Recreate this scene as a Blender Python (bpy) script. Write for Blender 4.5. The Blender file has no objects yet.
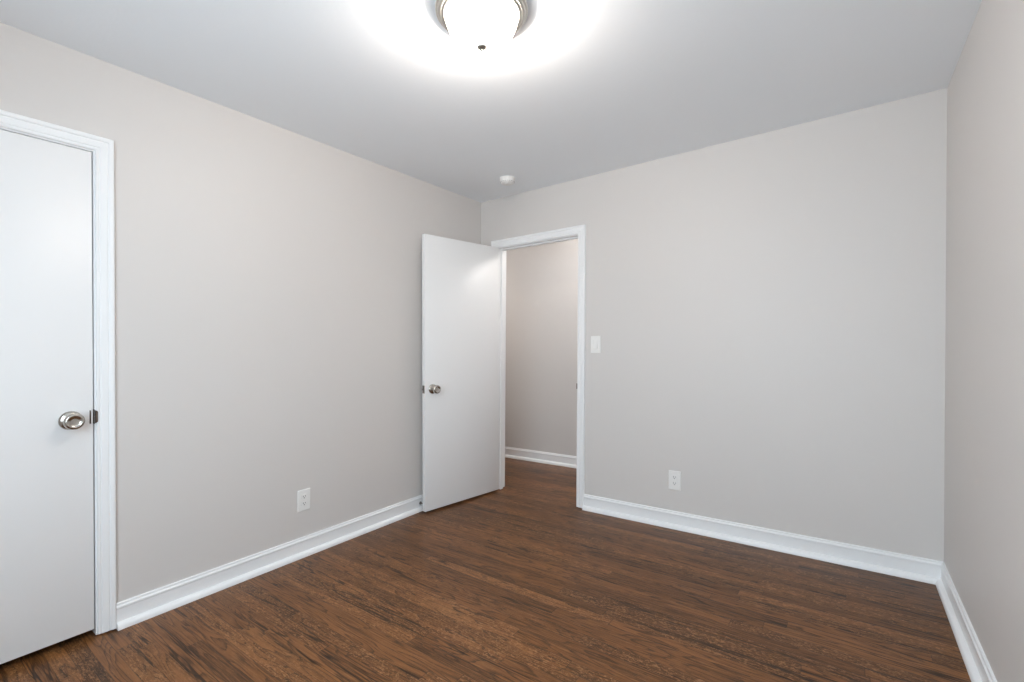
import bpy, bmesh, math
from mathutils import Vector, Matrix

S = bpy.context.scene
COL = S.collection

# ------------------------------------------------------------------ camera, exposure, light
FPX = 469.85
YAW, PITCH, ROLL = -0.623536, -0.0047866, -0.0011826
CAM = Vector((2.564866, -3.127855, 1.200454))
fw = Vector((math.sin(YAW) * math.cos(PITCH), math.cos(YAW) * math.cos(PITCH), math.sin(PITCH)))
rt = Vector((math.cos(YAW), -math.sin(YAW), 0))
up = rt.cross(fw)
rt2 = rt * math.cos(ROLL) + up * math.sin(ROLL)
up2 = -rt * math.sin(ROLL) + up * math.cos(ROLL)
cd = bpy.data.cameras.new('camera')
cam = bpy.data.objects.new('camera', cd)
COL.objects.link(cam)
M = Matrix((rt2, up2, -fw)).transposed().to_4x4()
M.translation = CAM
cam.matrix_world = M
cd.sensor_width = 36
cd.lens = FPX / 1024 * 36
cd.shift_x = 2.05 / 1024
cd.shift_y = 8.06 / 1024
cd.clip_start = 0.02
S.camera = cam

S.view_settings.view_transform = 'Standard'
S.view_settings.look = 'None'
S.view_settings.gamma = 1
S.view_settings.use_curve_mapping = False
S.view_settings.exposure = 0.19
S.cycles.max_bounces = 14
S.cycles.diffuse_bounces = 10

# overcast daylight, brighter above the horizon than the ground below it
DAY = 47.0             # daylight through the window, watts
SKY = 0.8              # overcast sky outside
GROUND = 0.5           # brightness of the paving outside
w = bpy.data.worlds.new('daylight')
S.world = w
w.use_nodes = True
nt = w.node_tree
bg = nt.nodes['Background']
tc = nt.nodes.new('ShaderNodeTexCoord')
sx = nt.nodes.new('ShaderNodeSeparateXYZ')
cr = nt.nodes.new('ShaderNodeValToRGB')
cr.color_ramp.elements[0].position = 0.47
cr.color_ramp.elements[0].color = (0.8 * GROUND, 0.78 * GROUND, 0.74 * GROUND, 1)
cr.color_ramp.elements[1].position = 0.53
cr.color_ramp.elements[1].color = (0.75 * SKY, 0.9 * SKY, 1.0 * SKY, 1)
ma = nt.nodes.new('ShaderNodeMath'); ma.operation = 'MULTIPLY_ADD'
ma.inputs[1].default_value = 0.5; ma.inputs[2].default_value = 0.5
nt.links.new(tc.outputs['Generated'], sx.inputs[0])
nt.links.new(sx.outputs['Z'], ma.inputs[0])
nt.links.new(ma.outputs[0], cr.inputs[0])
nt.links.new(cr.outputs[0], bg.inputs['Color'])
bg.inputs['Strength'].default_value = 1.0

LAMP = 3.0             # glow of the frosted bowl
BULB = 44.0           # bulb inside it, watts
HALL = 15.5            # hallway ceiling lamp, watts

# room plan (metres): left wall x=0, back wall y=0, floor z=0
W, H = 2.97, 2.44
REAR = -3.70
WT = 0.115            # wall thickness
HY = 1.032            # far wall of the hallway
WIN = (1.05, 2.75, 0.72, 2.12)  # rear window x0 x1 z0 z1
C0, C1, CT = -3.26, -2.5465, 2.043     # closet opening
D0, D1, DT = 0.188, 0.9375, 2.022       # doorway in the back wall

def daylight(name, watts, col):
    l = bpy.data.lights.new(name, 'AREA')
    l.shape = 'RECTANGLE'; l.size = WIN[1] - WIN[0] - 0.1; l.size_y = WIN[3] - WIN[2] - 0.1
    l.energy = watts; l.color = col
    o = bpy.data.objects.new(name, l)
    o.location = ((WIN[0] + WIN[1]) / 2, REAR - 0.02, (WIN[2] + WIN[3]) / 2)
    o.rotation_euler = (math.radians(90 + TILT), 0, 0)
    COL.objects.link(o)
TILT = -18             # the open sky above sends most of the light down into the room
daylight('window_daylight', DAY, (0.755, 0.905, 1.02))

def lamp(name, loc, watts, col, r):
    l = bpy.data.lights.new(name, 'POINT')
    l.energy = watts; l.color = col; l.shadow_soft_size = r
    o = bpy.data.objects.new(name, l)
    o.location = loc
    COL.objects.link(o)
lamp('hallway_lamp', (1.02, 0.57, 2.25), HALL, (1, 0.97, 0.94), 0.10)
lamp('hallway_fill_light', (-1.20, 0.50, 1.80), 0.45 * HALL, (1, 0.97, 0.94), 0.12)  # added fill light, hidden from view, lifts the left part of the hall

# ------------------------------------------------------------------ floor, ceiling and walls bent a little out of true to fit image coordinates
def fit_warp(x, y, z):
    u = x / 2.97; t = z / 2.44
    return Vector((x * 2.9545 / 2.97 + u * (-0.00183 * y + 0.0045 * (z - 1.2)),
                   y + 0.0127 * (z - 1.2) * (1 + y / 2.48),
                   z + (1 - t) * (0.01124 * x + 0.00541 * y) + t * (0.01145 * x + 0.01004 * y)))

# ------------------------------------------------------------------ materials
def mat(name, color, rough=0.5, metal=0.0, **kw):
    m = bpy.data.materials.new(name)
    m.use_nodes = True
    b = m.node_tree.nodes['Principled BSDF']
    b.inputs['Base Color'].default_value = (*color, 1)
    b.inputs['Roughness'].default_value = rough
    b.inputs['Metallic'].default_value = metal
    for k, v in kw.items():
        b.inputs[k].default_value = v
    return m

def bump(m, scale, strength, dist=0.001, detail=3):
    t = m.node_tree; b = t.nodes['Principled BSDF']
    c = t.nodes.new('ShaderNodeTexCoord')
    n = t.nodes.new('ShaderNodeTexNoise'); n.inputs['Scale'].default_value = scale; n.inputs['Detail'].default_value = detail
    bp = t.nodes.new('ShaderNodeBump'); bp.inputs['Strength'].default_value = strength; bp.inputs['Distance'].default_value = dist
    t.links.new(c.outputs['Object'], n.inputs['Vector'])
    t.links.new(n.outputs[0], bp.inputs['Height'])
    t.links.new(bp.outputs[0], b.inputs['Normal'])
    return m

WALL = bump(mat('greige_wall_paint', (0.662, 0.634, 0.613), 0.5), 220, 0.15)
CEIL = bump(mat('ceiling_paint', (0.875, 0.905, 0.935), 0.75), 60, 0.25, 0.002)
TRIM = mat('white_trim_paint', (0.86, 0.865, 0.87), 0.32)
DOOR = bump(mat('white_door_paint', (0.84, 0.84, 0.84), 0.38), 90, 0.06)
PLATE = mat('white_plastic', (0.85, 0.84, 0.82), 0.35)
DARK = mat('dark_slot', (0.03, 0.028, 0.026), 0.6)
NICKEL = mat('satin_nickel', (0.50, 0.47, 0.43), 0.17, 1.0)
RIM = mat('brushed_nickel_rim', (0.50, 0.48, 0.445), 0.30, 1.0)
BRONZE = mat('aged_brass_latch', (0.09, 0.058, 0.042), 0.45, 0.7)
RUBBER = mat('grey_rubber', (0.10, 0.10, 0.10), 0.7)
STEEL = mat('dull_steel', (0.22, 0.21, 0.20), 0.4, 1.0)
GLASS = mat('window_glass', (1, 1, 1), 0.02)
_t = GLASS.node_tree
_tr = _t.nodes.new('ShaderNodeBsdfTransparent'); _gl = _t.nodes.new('ShaderNodeBsdfGlossy'); _mx = _t.nodes.new('ShaderNodeMixShader')
_gl.inputs['Roughness'].default_value = 0.02; _mx.inputs[0].default_value = 0.07
_t.links.new(_tr.outputs[0], _mx.inputs[1]); _t.links.new(_gl.outputs[0], _mx.inputs[2])
_t.links.new(_mx.outputs[0], _t.nodes['Material Output'].inputs['Surface'])

BOWL = mat('frosted_glass_glow', (0.95, 0.94, 0.92), 0.35)
bb = BOWL.node_tree.nodes['Principled BSDF']
bb.inputs['Emission Color'].default_value = (1.0, 0.945, 0.88, 1)
bb.inputs['Emission Strength'].default_value = LAMP
BOWL.cycles.emission_sampling = 'NONE'

# frosted glass lets part of the bulbs' light straight through
_t = BOWL.node_tree
_tr = _t.nodes.new('ShaderNodeBsdfTransparent'); _mx = _t.nodes.new('ShaderNodeMixShader'); _mx.inputs[0].default_value = 0.45
_t.links.new(bb.outputs[0], _mx.inputs[1]); _t.links.new(_tr.outputs[0], _mx.inputs[2])
_t.links.new(_mx.outputs[0], _t.nodes['Material Output'].inputs['Surface'])
def floor_material():
    m = bpy.data.materials.new('stained_oak_strips'); m.use_nodes = True
    t = m.node_tree; N = t.nodes; b = N['Principled BSDF']
    def lk(a, c): t.links.new(a, c)
    def math_(op, a, c=None, d=None):
        n = N.new('ShaderNodeMath'); n.operation = op
        for i, v in enumerate((a, c, d)):
            if v is None: continue
            if hasattr(v, 'links'): lk(v, n.inputs[i])
            else: n.inputs[i].default_value = v
        return n.outputs[0]
    def xyz(x, y, z):
        n = N.new('ShaderNodeCombineXYZ')
        for i, v in enumerate((x, y, z)):
            if hasattr(v, 'links'): lk(v, n.inputs[i])
            else: n.inputs[i].default_value = v
        return n.outputs[0]
    def noise(v, scale, detail, rough=0.5, dist=0.0):
        n = N.new('ShaderNodeTexNoise'); lk(v, n.inputs['Vector'])
        n.inputs['Scale'].default_value = scale; n.inputs['Detail'].default_value = detail
        n.inputs['Roughness'].default_value = rough; n.inputs['Distortion'].default_value = dist
        return n.outputs[0]
    def white(v, dim='2D'):
        n = N.new('ShaderNodeTexWhiteNoise'); n.noise_dimensions = dim; lk(v, n.inputs['Vector']); return n.outputs['Value']
    def ramp(f, pts):
        n = N.new('ShaderNodeValToRGB'); e = n.color_ramp.elements
        while len(e) < len(pts): e.new(0.5)
        for k, (p, c) in enumerate(pts):
            e[k].position = p; e[k].color = (*c, 1) if len(c) == 3 else c
        lk(f, n.inputs[0]); return n.outputs[0]
    def mix(f, a, c, mode='MIX'):
        n = N.new('ShaderNodeMix'); n.data_type = 'RGBA'; n.blend_type = mode
        if hasattr(f, 'links'): lk(f, n.inputs[0])
        else: n.inputs[0].default_value = f
        for s, v in ((6, a), (7, c)):
            if hasattr(v, 'links'): lk(v, n.inputs[s])
            else: n.inputs[s].default_value = (*v, 1)
        return n.outputs[2]
    def g(v): return (v, v, v)
    c = N.new('ShaderNodeTexCoord'); s = N.new('ShaderNodeSeparateXYZ'); lk(c.outputs['Object'], s.inputs[0])
    X, Y = s.outputs['X'], s.outputs['Y']
    SW = 0.0575
    r = math_('DIVIDE', Y, SW); row = math_('FLOOR', r); fy = math_('SUBTRACT', r, row)
    off = white(xyz(row, 3.7, 0)); ln = math_('MULTIPLY_ADD', white(xyz(row, 9.1, 0)), 0.7, 0.75)
    u = math_('ADD', math_('DIVIDE', X, ln), math_('MULTIPLY', off, 7.0))
    col = math_('FLOOR', u); fx = math_('SUBTRACT', u, col)
    h = white(xyz(row, col, 0)); h2 = white(xyz(col, row, 0)); 
    ox = math_('MULTIPLY', h, 37.0); oz = math_('MULTIPLY', h2, 53.0)
    # cathedral figure: growth rings cut lengthwise, bent by a slow noise, different for every strip
    px = math_('ADD', X, ox)
    wob = noise(xyz(math_('MULTIPLY', px, 1.6), math_('MULTIPLY', Y, 14.0), oz), 1.0, 1.6, 0.45, 0.15)
    ring = math_('FRACT', math_('MULTIPLY', wob, 14.0))
    ringd = ramp(ring, [(0.0, g(0.0)), (0.08, g(1.0)), (0.20, g(0.7)), (0.42, g(0.15)), (1.0, g(0.0))])
    # fine pores and long flecks
    fine = noise(xyz(math_('MULTIPLY', px, 3.0), math_('MULTIPLY', Y, 150.0), oz), 1.0, 4, 0.65)
    pore = noise(xyz(math_('MULTIPLY', px, 9.0), math_('MULTIPLY', Y, 230.0), oz), 1.0, 3, 0.7)
    curl = noise(xyz(math_('MULTIPLY', px, 60.0), math_('MULTIPLY', Y, 130.0), oz), 1.0, 2, 0.6, 1.2)
    cloud = noise(xyz(math_('MULTIPLY', px, 1.6), math_('MULTIPLY', Y, 6.0), oz), 1.0, 3, 0.5)
    # dark streaks that wander along the strips
    st = noise(xyz(math_('MULTIPLY', px, 1.0), math_('MULTIPLY', Y, 20.0), oz), 1.0, 3, 0.55, 0.3)
    streak = ramp(st, [(0.466, g(0.0)), (0.482, g(1.0)), (0.500, g(1.0)), (0.516, g(0.0))])
    sel = ramp(noise(xyz(math_('MULTIPLY', px, 1.1), math_('MULTIPLY', Y, 5.0), 4.2), 1.0, 2), [(0.42, g(0.0)), (0.56, g(1.0))])
    streak = math_('MULTIPLY', streak, sel)
    tone = math_('ADD', math_('MULTIPLY_ADD', h, 0.44, 0.07), math_('MULTIPLY', cloud, 0.46))
    base = ramp(tone, [(0.12, (0.068, 0.0280, 0.0105)), (0.42, (0.138, 0.0555, 0.0180)), (0.68, (0.215, 0.0865, 0.0280)), (0.95, (0.315, 0.1380, 0.046))])
    c1 = mix(math_('MULTIPLY', ringd, 0.85), base, (0.036, 0.015, 0.007))
    c2 = mix(ramp(fine, [(0.48, g(0.0)), (0.66, g(0.6))]), c1, (0.034, 0.014, 0.0065))
    c3 = mix(ramp(pore, [(0.50, g(0.0)), (0.68, g(0.5))]), c2, (0.33, 0.150, 0.060))
    c4 = mix(math_('MULTIPLY', ramp(curl, [(0.52, g(0.0)), (0.64, g(0.6))]), ramp(h2, [(0.45, g(0.15)), (0.75, g(1.0))])), c3, (0.40, 0.200, 0.085))
    c5 = mix(math_('MULTIPLY', streak, 0.85), c4, (0.014, 0.007, 0.004))
    # joints
    ey = math_('MINIMUM', fy, math_('SUBTRACT', 1.0, fy)); ex = math_('MULTIPLY', math_('MINIMUM', fx, math_('SUBTRACT', 1.0, fx)), 16.0)
    gap = ramp(math_('MINIMUM', ey, ex), [(0.012, g(1.0)), (0.03, g(0.0))])
    c6 = mix(math_('MULTIPLY', gap, 0.5), c5, (0.018, 0.009, 0.005))
    lk(c6, b.inputs['Base Color'])
    rg = math_('MULTIPLY_ADD', fine, 0.16, 0.24)
    lk(rg, b.inputs['Roughness'])
    b.inputs['Specular IOR Level'].default_value = 0.20
    bp = N.new('ShaderNodeBump'); bp.inputs['Strength'].default_value = 0.25; bp.inputs['Distance'].default_value = 0.0012
    hgt = math_('SUBTRACT', math_('MULTIPLY', fine, 0.5), math_('ADD', gap, math_('MULTIPLY', streak, 0.6)))
    lk(hgt, bp.inputs['Height']); lk(bp.outputs[0], b.inputs['Normal'])
    return m
FLOOR = floor_material()

# ------------------------------------------------------------------ mesh helpers (all in room coordinates, warped when linked)
def box(bm, x0, x1, y0, y1, z0, z1, bevel=0.0, seg=2, xf=None):
    vs = [bm.verts.new((x, y, z)) for x in (x0, x1) for y in (y0, y1) for z in (z0, z1)]
    fs = [bm.faces.new([vs[i] for i in f]) for f in ((0, 1, 3, 2), (4, 6, 7, 5), (0, 4, 5, 1), (2, 3, 7, 6), (0, 2, 6, 4), (1, 5, 7, 3))]
    geo = vs
    if bevel:
        es = list({e for f in fs for e in f.edges})
        r = bmesh.ops.bevel(bm, geom=es, offset=bevel, segments=seg, profile=0.5, affect='EDGES')
        geo = list({v for v in vs if v.is_valid} | set(r['verts']))
    if xf is not None:
        for v in geo: v.co = xf @ v.co
    return geo

def sweep(bm, prof, path, closed_ends=True):
    """prof: list of (a, b); path: list of functions (a, b) -> point; skins consecutive sections."""
    rings = [[bm.verts.new(f(a, b)) for a, b in prof] for f in path]
    n = len(prof)
    for r0, r1 in zip(rings, rings[1:]):
        for i in range(n):
            j = (i + 1) % n
            bm.faces.new((r0[i], r0[j], r1[j], r1[i]))
    if closed_ends:
        bm.faces.new(list(reversed(rings[0]))); bm.faces.new(rings[-1])

def lathe(bm, prof, xf, seg=48):
    """prof: (r, h) from one end to the other, turned about the local z axis."""
    rings = []
    for r, h in prof:
        if r < 1e-6:
            rings.append([bm.verts.new(xf @ Vector((0, 0, h)))])
        else:
            rings.append([bm.verts.new(xf @ Vector((r * math.cos(2 * math.pi * k / seg), r * math.sin(2 * math.pi * k / seg), h))) for k in range(seg)])
    for r0, r1 in zip(rings, rings[1:]):
        for k in range(seg):
            l = (k + 1) % seg
            if len(r0) == 1: bm.faces.new((r0[0], r1[l], r1[k]))
            elif len(r1) == 1: bm.faces.new((r0[k], r0[l], r1[0]))
            else: bm.faces.new((r0[k], r0[l], r1[l], r1[k]))

def link(name, bm, m, parent=None, origin=None, smooth=False, angle=35):
    bmesh.ops.recalc_face_normals(bm, faces=bm.faces)
    for v in bm.verts: v.co = fit_warp(*v.co)
    if parent is not None: o0 = Vector(parent['_o'])
    elif origin is not None: o0 = fit_warp(*origin)
    else: o0 = Vector((0, 0, 0))
    for v in bm.verts: v.co -= o0
    me = bpy.data.meshes.new(name)
    if smooth:
        for f in bm.faces: f.smooth = True
        for e in bm.edges:
            if len(e.link_faces) == 2 and e.calc_face_angle(0) > math.radians(angle): e.smooth = False
    bm.to_mesh(me); bm.free()
    me.materials.append(m)
    o = bpy.data.objects.new(name, me)
    COL.objects.link(o)
    o['_o'] = tuple(o0)
    if parent is not None: o.parent = parent
    else: o.location = o0
    return o

def root(name, origin, label, cat, group=None):
    o = bpy.data.objects.new(name, None)
    o.empty_display_size = 0.05
    COL.objects.link(o)
    o0 = fit_warp(*origin)
    o['_o'] = tuple(o0)
    o.location = o0
    o['label'] = label; o['category'] = cat
    if group: o['group'] = group
    return o

def struct(o, label, cat):
    o['kind'] = 'structure'; o['label'] = label; o['category'] = cat
    return o

def nb(): return bmesh.new()

# ------------------------------------------------------------------ shell
XL, XR = -1.60, 5.0        # extents of closet side and of the landing
bm = nb(); box(bm, XL, XR, REAR - WT, HY + WT, -0.06, 0.0)
struct(link('floor', bm, FLOOR), 'dark brown stained oak strip floor running through the room and hall', 'floor')
bm = nb(); box(bm, XL, XR, REAR - WT, HY + WT, H, H + 0.08)
struct(link('ceiling', bm, CEIL), 'flat white painted ceiling', 'ceiling')

bm = nb()                                                          # left wall, closet opening
box(bm, -WT, 0, REAR, C0 - 0.018, 0, H)
box(bm, -WT, 0, C1 + 0.018, 0, 0, H)
box(bm, -WT, 0, C0 - 0.018, C1 + 0.018, CT + 0.018, H)
struct(link('wall_left', bm, WALL), 'greige wall with the closed white door', 'wall')
bm = nb()                                                          # back wall, doorway
box(bm, XL, D0 - 0.018, 0, WT, 0, H)
box(bm, D1 + 0.018, W + 0.12, 0, WT, 0, H)
box(bm, D0 - 0.018, D1 + 0.018, 0, WT, DT + 0.018, H)
struct(link('wall_back', bm, WALL), 'greige wall with the open doorway and the light switch', 'wall')
bm = nb(); box(bm, W, W + 0.12, REAR, 0, 0, H)
struct(link('wall_right', bm, WALL), 'plain greige wall meeting the doorway wall in the right corner', 'wall')
bm = nb()
box(bm, XL, WIN[0], REAR - WT, REAR, 0, H); box(bm, WIN[1], W + 0.12, REAR - WT, REAR, 0, H)
box(bm, WIN[0], WIN[1], REAR - WT, REAR, 0, WIN[2]); box(bm, WIN[0], WIN[1], REAR - WT, REAR, WIN[3], H)
struct(link('wall_rear', bm, WALL), 'greige window wall behind the viewer', 'wall')
bm = nb()                                                          # closet shell
box(bm, -0.80, -0.75, REAR, 0, 0, H); box(bm, -0.75, -WT, -1.9, -1.85, 0, H)
struct(link('wall_closet', bm, WALL), 'closet walls behind the closed door', 'wall')
bm = nb(); box(bm, -1.6, XR, HY, HY + WT, 0, H)
struct(link('wall_hall', bm, WALL), 'greige hallway wall seen through the doorway', 'wall')
bm = nb()
box(bm, -1.6, -1.5, WT, HY, 0, H); box(bm, XR - 0.1, XR, -1.5, HY, 0, H); box(bm, W + 0.12, XR, -1.6, -1.5, 0, H)
struct(link('wall_landing', bm, WALL), 'end walls of the hallway and landing', 'wall')

# window in the rear wall
bm = nb()
a, b_, c_, d_ = WIN
y0, y1 = REAR - 0.09, REAR - 0.03
for x0, x1, z0, z1 in ((a, a + .045, c_, d_), (b_ - .045, b_, c_, d_), (a, b_, c_, c_ + .05), (a, b_, d_ - .045, d_), (a, b_, (c_ + d_) / 2 - .02, (c_ + d_) / 2 + .02), ((a + b_) / 2 - .02, (a + b_) / 2 + .02, c_, d_)):
    box(bm, x0, x1, y0, y1, z0, z1, 0.004)
for x0, x1, z0, z1 in ((a - .07, a, c_ - .07, d_ + .07), (b_, b_ + .07, c_ - .07, d_ + .07), (a, b_, d_, d_ + .07), (a - .09, b_ + .09, c_ - .03, c_)):
    box(bm, x0, x1, REAR, REAR + .018, z0, z1, 0.003)
wn = struct(link('window_1', bm, TRIM, origin=((a + b_) / 2, REAR, c_)), 'white framed window behind the viewer', 'window')
bm = nb(); box(bm, a + .04, b_ - .04, REAR - .062, REAR - .058, c_ + .045, d_ - .04)
link('pane', bm, GLASS, wn)

# ------------------------------------------------------------------ baseboards with shoe moulding
BASE = [(0, 0.109), (0.006, 0.109), (0.0085, 0.1065), (0.009, 0.099), (0.0105, 0.097), (0.0135, 0.094), (0.0145, 0.089), (0.0135, 0.085), (0.0115, 0.083),
        (0.0115, 0.028), (0.0160, 0.0275), (0.0225, 0.0255), (0.0285, 0.0205), (0.0325, 0.0135), (0.034, 0.005), (0.034, 0.0), (0, 0)]
def baseboard(name, spans, label):
    bm = nb()
    for f0, f1 in spans: sweep(bm, BASE, [f0, f1])
    return struct(link(name, bm, TRIM, smooth=True, angle=28), label, 'baseboard')
CW = 0.061
cas_out = C1 + 0.005 + CW
baseboard('baseboard_left', [(lambda t, z: (t, cas_out, z), lambda t, z: (t, -t, z)),
                             (lambda t, z: (t, REAR + t, z), lambda t, z: (t, C0 - 0.005 - CW, z))], 'white baseboard along the wall with the closed door')
baseboard('baseboard_back', [(lambda t, z: (t, -t, z), lambda t, z: (D0 - 0.005 - CW, -t, z)),
                             (lambda t, z: (D1 + 0.005 + CW, -t, z), lambda t, z: (W - t, -t, z))], 'white baseboard along the wall with the doorway')
baseboard('baseboard_right', [(lambda t, z: (W - t, -t, z), lambda t, z: (W - t, REAR + t, z))], 'white baseboard along the plain wall on the right')
baseboard('baseboard_rear', [(lambda t, z: (t, REAR + t, z), lambda t, z: (W - t, REAR + t, z))], 'white baseboard under the window')
baseboard('baseboard_hall', [(lambda t, z: (-1.5, HY - t, z), lambda t, z: (XR - 0.1, HY - t, z))], 'white baseboard along the hallway wall')

# ------------------------------------------------------------------ door casings and jambs
CAS = [(0, 0), (0, 0.008), (0.002, 0.0105), (0.008, 0.0115), (0.0105, 0.0085), (0.0135, 0.0085), (0.016, 0.0115), (0.026, 0.0135), (0.036, 0.0145), (0.0385, 0.0115), (0.0415, 0.0115),
       (0.044, 0.0160), (0.050, 0.0180), (0.0560, 0.0180), (0.0595, 0.0160), (0.061, 0.0125), (0.061, 0)]
def casing(bm, u0, u1, top, P):
    """three mitred sides round an opening u0..u1; P(u, t, z) puts the point on the wall."""
    sweep(bm, CAS, [lambda a, b: P(u0 - a, b, 0.007), lambda a, b: P(u0 - a, b, top + a),
                    lambda a, b: P(u1 + a, b, top + a), lambda a, b: P(u1 + a, b, 0.007)])
def jamb(bm, u0, u1, top, d0, d1, P, sb=0.0):
    """board lining of the opening plus the stop strips; d0..d1 runs through the wall."""
    def bx(a0, a1, e0, e1, z0, z1):
        vs = [P(a, e, z) for a in (a0, a1) for e in (e0, e1) for z in (z0, z1)]
        v = [bm.verts.new(q) for q in vs]
        for f in ((0, 1, 3, 2), (4, 6, 7, 5), (0, 4, 5, 1), (2, 3, 7, 6), (0, 2, 6, 4), (1, 5, 7, 3)): bm.faces.new([v[i] for i in f])
    bx(u0 - .018, u0, d0, d1, 0.004, top); bx(u1, u1 + .018, d0, d1, 0.004, top); bx(u0 - .018, u1 + .018, d0, d1, top, top + .018)
    s0, s1 = d0 - .040, d0 - .075
    bx(u0, u0 + .011, s0, s1, sb, top - .011); bx(u1 - .011, u1, s0, s1, sb, top - .011); bx(u0, u1, s0, s1, top - .011, top)

PL = lambda u, t, z: (t, u, z)          # left wall: u = y, t into the room
PB = lambda u, t, z: (u, -t, z)         # back wall: u = x, t into the room
PH = lambda u, t, z: (u, WT + t, z)     # hall face of the back wall
bm = nb(); casing(bm, C0 - .005, C1 + .005, CT + .005, PL); jamb(bm, C0, C1, CT, 0, -WT, PL, 0.06)
tr1 = struct(link('trim_1', bm, TRIM, origin=(0, C1, 0), smooth=True, angle=25), 'white moulded casing round the closed door', 'door casing')
bm = nb(); casing(bm, D0 - .005, D1 + .005, DT + .005, PB); casing(bm, D0 - .005, D1 + .005, DT + .005, PH); jamb(bm, D0, D1, DT, 0, -WT, PB)
tr2 = struct(link('trim_2', bm, TRIM, origin=(D1, 0, 0), smooth=True, angle=25), 'white moulded casing round the open doorway', 'door casing')

# strike plates
bm = nb()
box(bm, -0.033, 0.0, C1 - 0.0016, C1 + 0.0005, 0.898, 0.958)
sweep(bm, [(0.0, 0.901), (0.0, 0.955), (0.0035, 0.950), (0.0035, 0.906)], [lambda a, z: (0.0005 + a * 0.3, C1 + 0.0010, z), lambda a, z: (0.009 + a, C1 + 0.0020, z), lambda a, z: (0.0125 + a * 0.6, C1 + 0.0075, 0.928 + (z - 0.928) * 0.80)])
link('strike_plate', bm, BRONZE, tr1)
bm = nb()
box(bm, D1 - 0.0016, D1 + 0.0005, 0.004, 0.036, 0.868, 0.928)
box(bm, D1 - 0.0016, D1 + 0.0065, -0.0105, 0.004, 0.878, 0.918, 0.0007)
link('strike_plate', bm, STEEL, tr2)

# ------------------------------------------------------------------ doors
KNOB = [(0.0, -0.001), (0.0335, -0.001), (0.0345, 0.002), (0.0335, 0.0055), (0.027, 0.0095), (0.018, 0.0115), (0.0145, 0.014), (0.0135, 0.022), (0.0145, 0.027),
        (0.0195, 0.0315), (0.0255, 0.037), (0.0295, 0.0445), (0.0305, 0.0515), (0.0290, 0.0580), (0.0255, 0.0618), (0.0205, 0.0632), (0.0190, 0.0620), (0.0170, 0.0600), (0.010, 0.0590), (0.0, 0.0588)]
def knob(xf, parent, s=1.0):
    bm = nb(); lathe(bm, [(r * s, h * s) for r, h in KNOB[6:]], xf, 56)
    k = link('door_knob', bm, NICKEL, parent, smooth=True, angle=60)
    bm = nb(); lathe(bm, [(r * s, h * s) for r, h in KNOB[:7]] , xf, 56)
    link('rosette', bm, NICKEL, k, smooth=True, angle=60)
    k['label'] = 'round satin nickel knob'
    return k
# closed closet door, hinges out of view
LT, LB = 2.0395, 0.032
bm = nb(); box(bm, -0.035, -0.001, C0 + .003, C1 - .0045, LB, LT, 0.0018)
d1 = struct(link('door_1', bm, DOOR, origin=(0, C0, LB), smooth=True, angle=40), 'closed flush white door with a satin nickel knob', 'door')
knob(Matrix.Translation((0, -2.622, 0.922)) @ Matrix.Rotation(math.radians(90), 4, 'Y'), d1, 1.10)
bm = nb(); box(bm, -0.030, -0.0005, C1 - .0050, C1 - .0035, 0.900, 0.956); box(bm, -0.006, 0.0020, C1 - .0160, C1 - .0118, 0.900, 0.956, 0.0008)
link('latch_plate', bm, BRONZE, d1)

# open door, swung past square towards the left wall
OPEN = math.radians(99.0)
PIN = Vector((D0 - 0.006, -0.004, 0))
LW = 0.733
def leaf_xf():   # sheared to cancel the lean of the room warp; local: x from hinge to latch edge, y through the leaf from the pin face, closed = along +x
    return Matrix.Translation(PIN) @ Matrix.Rotation(-OPEN, 4, 'Z') @ Matrix(((1, 0, 0.009, 0), (0, 1, 0, 0), (0, 0, 1, 0), (0, 0, 0, 1)))
X = leaf_xf()
bm = nb(); box(bm, 0.002, 0.002 + LW, 0.0, 0.035, 0.016, 2.0195, 0.0018, xf=X)
d2 = struct(link('door_2', bm, DOOR, origin=(PIN.x, PIN.y, 0.016), smooth=True, angle=40), 'open flush white door swung back from the doorway', 'door')
kz = 0.898
kx = LW - 0.064
knob(X @ Matrix.Translation((kx, 0.035, kz)) @ Matrix.Rotation(math.radians(-90), 4, 'X'), d2, 1.04)
knob(X @ Matrix.Translation((kx, 0.0, kz)) @ Matrix.Rotation(math.radians(90), 4, 'X'), d2, 0.80)
bm = nb(); box(bm, LW + 0.0015, LW + 0.0032, 0.005, 0.030, kz - .028, kz + .028, xf=X)
lp = link('latch_plate', bm, STEEL, d2)
bm = nb(); box(bm, LW + 0.003, LW + 0.012, 0.011, 0.024, kz - .007, kz + .007, 0.002, xf=X)
link('latch_bolt', bm, STEEL, lp)
for z in (0.22, 1.02, 1.80):
    bm = nb(); lathe(bm, [(0, z - .045), (.0055, z - .045), (.0055, z + .045), (0, z + .045)], Matrix.Translation((PIN.x - .001, PIN.y - .003, 0)), 12)
    link('hinge', bm, TRIM, d2, smooth=True)

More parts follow.
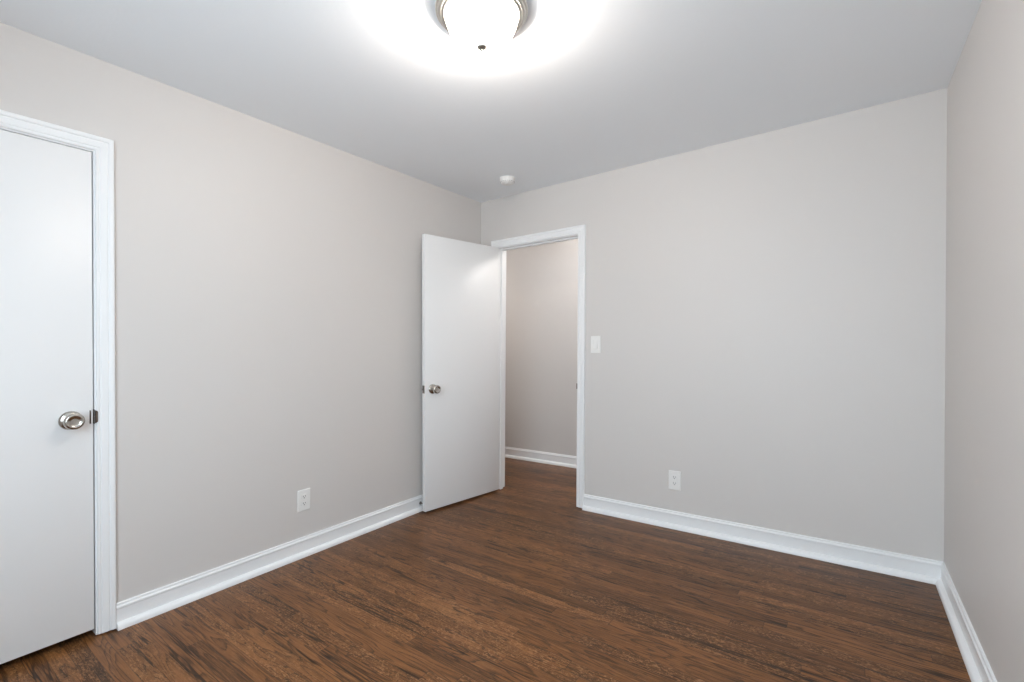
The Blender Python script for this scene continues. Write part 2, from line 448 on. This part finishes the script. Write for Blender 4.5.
# ------------------------------------------------------------------ flush mount ceiling light
FX, FY = 1.479, -1.7916
fl = root('ceiling_light', (FX, FY, H), 'round flush ceiling light with frosted glass bowl and brushed nickel rim', 'ceiling light')
T = Matrix.Translation((FX, FY, H))
bm = nb()
lathe(bm, [(0, 0), (0.1620, 0), (0.1635, -0.0015), (0.1655, -0.0065), (0.1675, -0.0105), (0.1685, -0.0140), (0.1680, -0.0175), (0.1650, -0.0205), (0.1605, -0.0215),
           (0.1585, -0.0275), (0.1550, -0.0305), (0.1500, -0.0310), (0.1470, -0.0295), (0.1440, -0.0320), (0.1400, -0.0335), (0.1360, -0.0325), (0.1340, -0.0290), (0.134, -0.012), (0, -0.012)], T, 96)
link('rim', bm, RIM, fl, smooth=True, angle=50)
bm = nb()
pr = []
for k in range(17):
    a = k / 16 * math.pi / 2
    pr.append((0.1335 * math.cos(a) if k < 16 else 0.0, -0.0270 - 0.1165 * math.sin(a)))
lathe(bm, pr, T, 96)
link('glass_bowl', bm, BOWL, fl, smooth=True, angle=80)
bm = nb()
lathe(bm, [(0, -0.1405), (0.0165, -0.1405), (0.0185, -0.1420), (0.0180, -0.1450), (0.0140, -0.1485), (0.0080, -0.1505), (0.0046, -0.1510), (0.0040, -0.1525), (0.0050, -0.1540), (0.0050, -0.1560), (0.0030, -0.1580), (0, -0.1585)], T, 32)
link('finial', bm, RIM, fl, smooth=True, angle=60)

lamp('bulb', fit_warp(FX, FY, H - 0.095), BULB, (1.0, 0.90, 0.805), 0.035)

# ------------------------------------------------------------------ smoke detector
SX, SY = 0.527, -0.335
sd = root('smoke_detector', (SX, SY, H), 'small round white smoke detector on the ceiling near the doorway corner', 'smoke detector')
T = Matrix.Translation((SX, SY, H))
bm = nb(); lathe(bm, [(0, 0), (0.0560, 0), (0.0570, -0.003), (0.0565, -0.008), (0.054, -0.010), (0, -0.010)], T, 48)
link('base_plate', bm, PLATE, sd, smooth=True)
bm = nb(); lathe(bm, [(0, -0.009), (0.0530, -0.009), (0.0540, -0.026), (0.0515, -0.034), (0.044, -0.040), (0.030, -0.0425), (0.0285, -0.0410), (0.026, -0.0410), (0.0245, -0.044), (0.0, -0.045)], T, 48)
link('cover', bm, PLATE, sd, smooth=True, angle=30)
bm = nb()
for k in range(20):
    q = k / 20 * 2 * math.pi
    box(bm, 0.0500, 0.0533, -0.0040, 0.0040, -0.0330, -0.0310, xf=T @ Matrix.Rotation(q, 4, 'Z'))
link('vent_slots', bm, DARK, sd)

# ------------------------------------------------------------------ outlets and switch; P(u, t, v): u along the wall, t out of it, v up from the centre
def pbox(bm, P, u0, u1, t0, t1, v0, v1, bevel=0.0, seg=2):
    g0 = box(bm, u0, u1, t0, t1, v0, v1, bevel, seg)
    for v in g0: v.co = Vector(P(*v.co))
def screw(P, v, parent, u=0.0, t=0.0055):
    bm = nb(); n = 16
    vs0 = [bm.verts.new(P(u + .0032 * math.cos(q), t - .001, v + .0032 * math.sin(q))) for q in [2 * math.pi * k / n for k in range(n)]]
    vs1 = [bm.verts.new(P(u + .0028 * math.cos(q), t + .0008, v + .0028 * math.sin(q))) for q in [2 * math.pi * k / n for k in range(n)]]
    for k in range(n): bm.faces.new((vs0[k], vs0[(k + 1) % n], vs1[(k + 1) % n], vs1[k]))
    bm.faces.new(vs1)
    link('screw', bm, PLATE, parent, smooth=True)
def plate_with_holes(P, w_, h_, holes, parent):
    """wall plate: bevelled slab with rectangular openings, built as a frame of strips with a sloped rim."""
    bm = nb()
    vs = sorted({-h_ / 2 + .004, h_ / 2 - .004, *[x for q in holes for x in q[2:]]})
    for v0, v1 in zip(vs, vs[1:]):
        us = [-w_ / 2 + .004]
        for q in holes:
            if q[2] <= v0 + 1e-6 and q[3] >= v1 - 1e-6: us += [q[0], q[1]]
        us.append(w_ / 2 - .004)
        for u0, u1 in zip(us[::2], us[1::2]): pbox(bm, P, u0, u1, 0.0, 0.0055, v0, v1)
    rim = [(-w_ / 2, -h_ / 2), (w_ / 2, -h_ / 2), (w_ / 2, h_ / 2), (-w_ / 2, h_ / 2)]
    prof = [(0, 0.0), (0, 0.0030), (.0015, .0048), (.004, .0055), (.004, 0.0)]
    rings = [[bm.verts.new(P(u - math.copysign(a, u), t, v - math.copysign(a, v))) for a, t in prof] for u, v in rim]
    for k in range(4):
        r0, r1 = rings[k], rings[(k + 1) % 4]
        for i in range(len(prof)):
            j = (i + 1) % len(prof)
            bm.faces.new((r0[i], r0[j], r1[j], r1[i]))
    return link('wall_plate', bm, PLATE, parent, smooth=True, angle=30)
def outlet(P, origin, label):
    o = root('power_outlet', origin, label, 'outlet', 'duplex power outlets')
    hs = [(-.0165, .0165, .0065, .0330), (-.0165, .0165, -.0330, -.0065)]
    plate_with_holes(P, .078, .122, hs, o)
    for c in (.01975, -.01975):
        bm = nb(); pbox(bm, P, -.0160, .0160, 0.0, .0070, c - .0128, c + .0128, 0.0012)
        r = link('receptacle', bm, PLATE, o)
        bm = nb()
        pbox(bm, P, -.0075, -.0050, .0060, .0073, c - .0015, c + .0075); pbox(bm, P, .0050, .0075, .0060, .0073, c - .0005, c + .0070)
        n = 12; vs = [bm.verts.new(P(.0028 * math.cos(q), .0073, c - .0070 + .0028 * math.sin(q))) for q in [2 * math.pi * k / n for k in range(n)]]
        bm.faces.new(vs)
        link('slots', bm, DARK, r)
    screw(P, 0.0, o)
    return o
YO, ZO = -1.612, 0.3225
outlet(lambda u, t, v: (t, YO + u, ZO + v), (0, YO, ZO), 'white duplex power outlet low on the wall between closed door and open door')
XO, ZB = 1.659, 0.309
outlet(lambda u, t, v: (XO + u, -t, ZB + v), (XO, 0, ZB), 'white duplex power outlet low on the wall right of the doorway, below the switch')
XS, ZS = 1.087, 1.2045
sw = root('light_switch', (XS, 0, ZS), 'white rocker light switch on the wall beside the doorway casing', 'light switch')
P = lambda u, t, v: (XS + u, -t, ZS + v)
plate_with_holes(P, .076, .124, [(-.0172, .0172, -.0340, .0340)], sw)
bm = nb(); pbox(bm, P, -.0170, .0170, 0, .0030, -.0338, .0338)
fr = link('switch_frame', bm, PLATE, sw)
bm = nb()
sweep(bm, [(0.002, .0310), (.0060, .0310), (.0072, .0), (.0150, -.0300), (.0145, -.0312), (.002, -.0312)], [lambda t, v: P(-.0148, t, v), lambda t, v: P(.0148, t, v)])
link('rocker', bm, PLATE, sw)
for v in (.0480, -.0480): screw(P, v, sw)

# ------------------------------------------------------------------ door stop on the baseboard behind the open door
SYY, SZ = -0.700, 0.055
ds = root('door_stop', (0.0115, SYY, SZ), 'small dark metal door stop on the baseboard behind the open door', 'door stop')
T = Matrix.Translation((0.0115, SYY, SZ)) @ Matrix.Rotation(math.radians(90), 4, 'Y')
bm = nb(); lathe(bm, [(0, 0), (.011, 0), (.011, .003), (.006, .006), (.0, .006)], T, 20)
link('base', bm, STEEL, ds, smooth=True)
bm = nb()
pr = [(0, .005)]
for k in range(9): pr += [(.0052, .006 + k * .0036), (.0042, .0078 + k * .0036)]
pr += [(0, .0395)]
lathe(bm, pr, T, 16); link('spring', bm, STEEL, ds, smooth=True)
bm = nb(); lathe(bm, [(0, .036), (.0065, .036), (.0070, .044), (.0055, .047), (0, .047)], T, 16)
link('rubber_tip', bm, RUBBER, ds, smooth=True)

for o in bpy.data.objects:
    if '_o' in o: del o['_o']
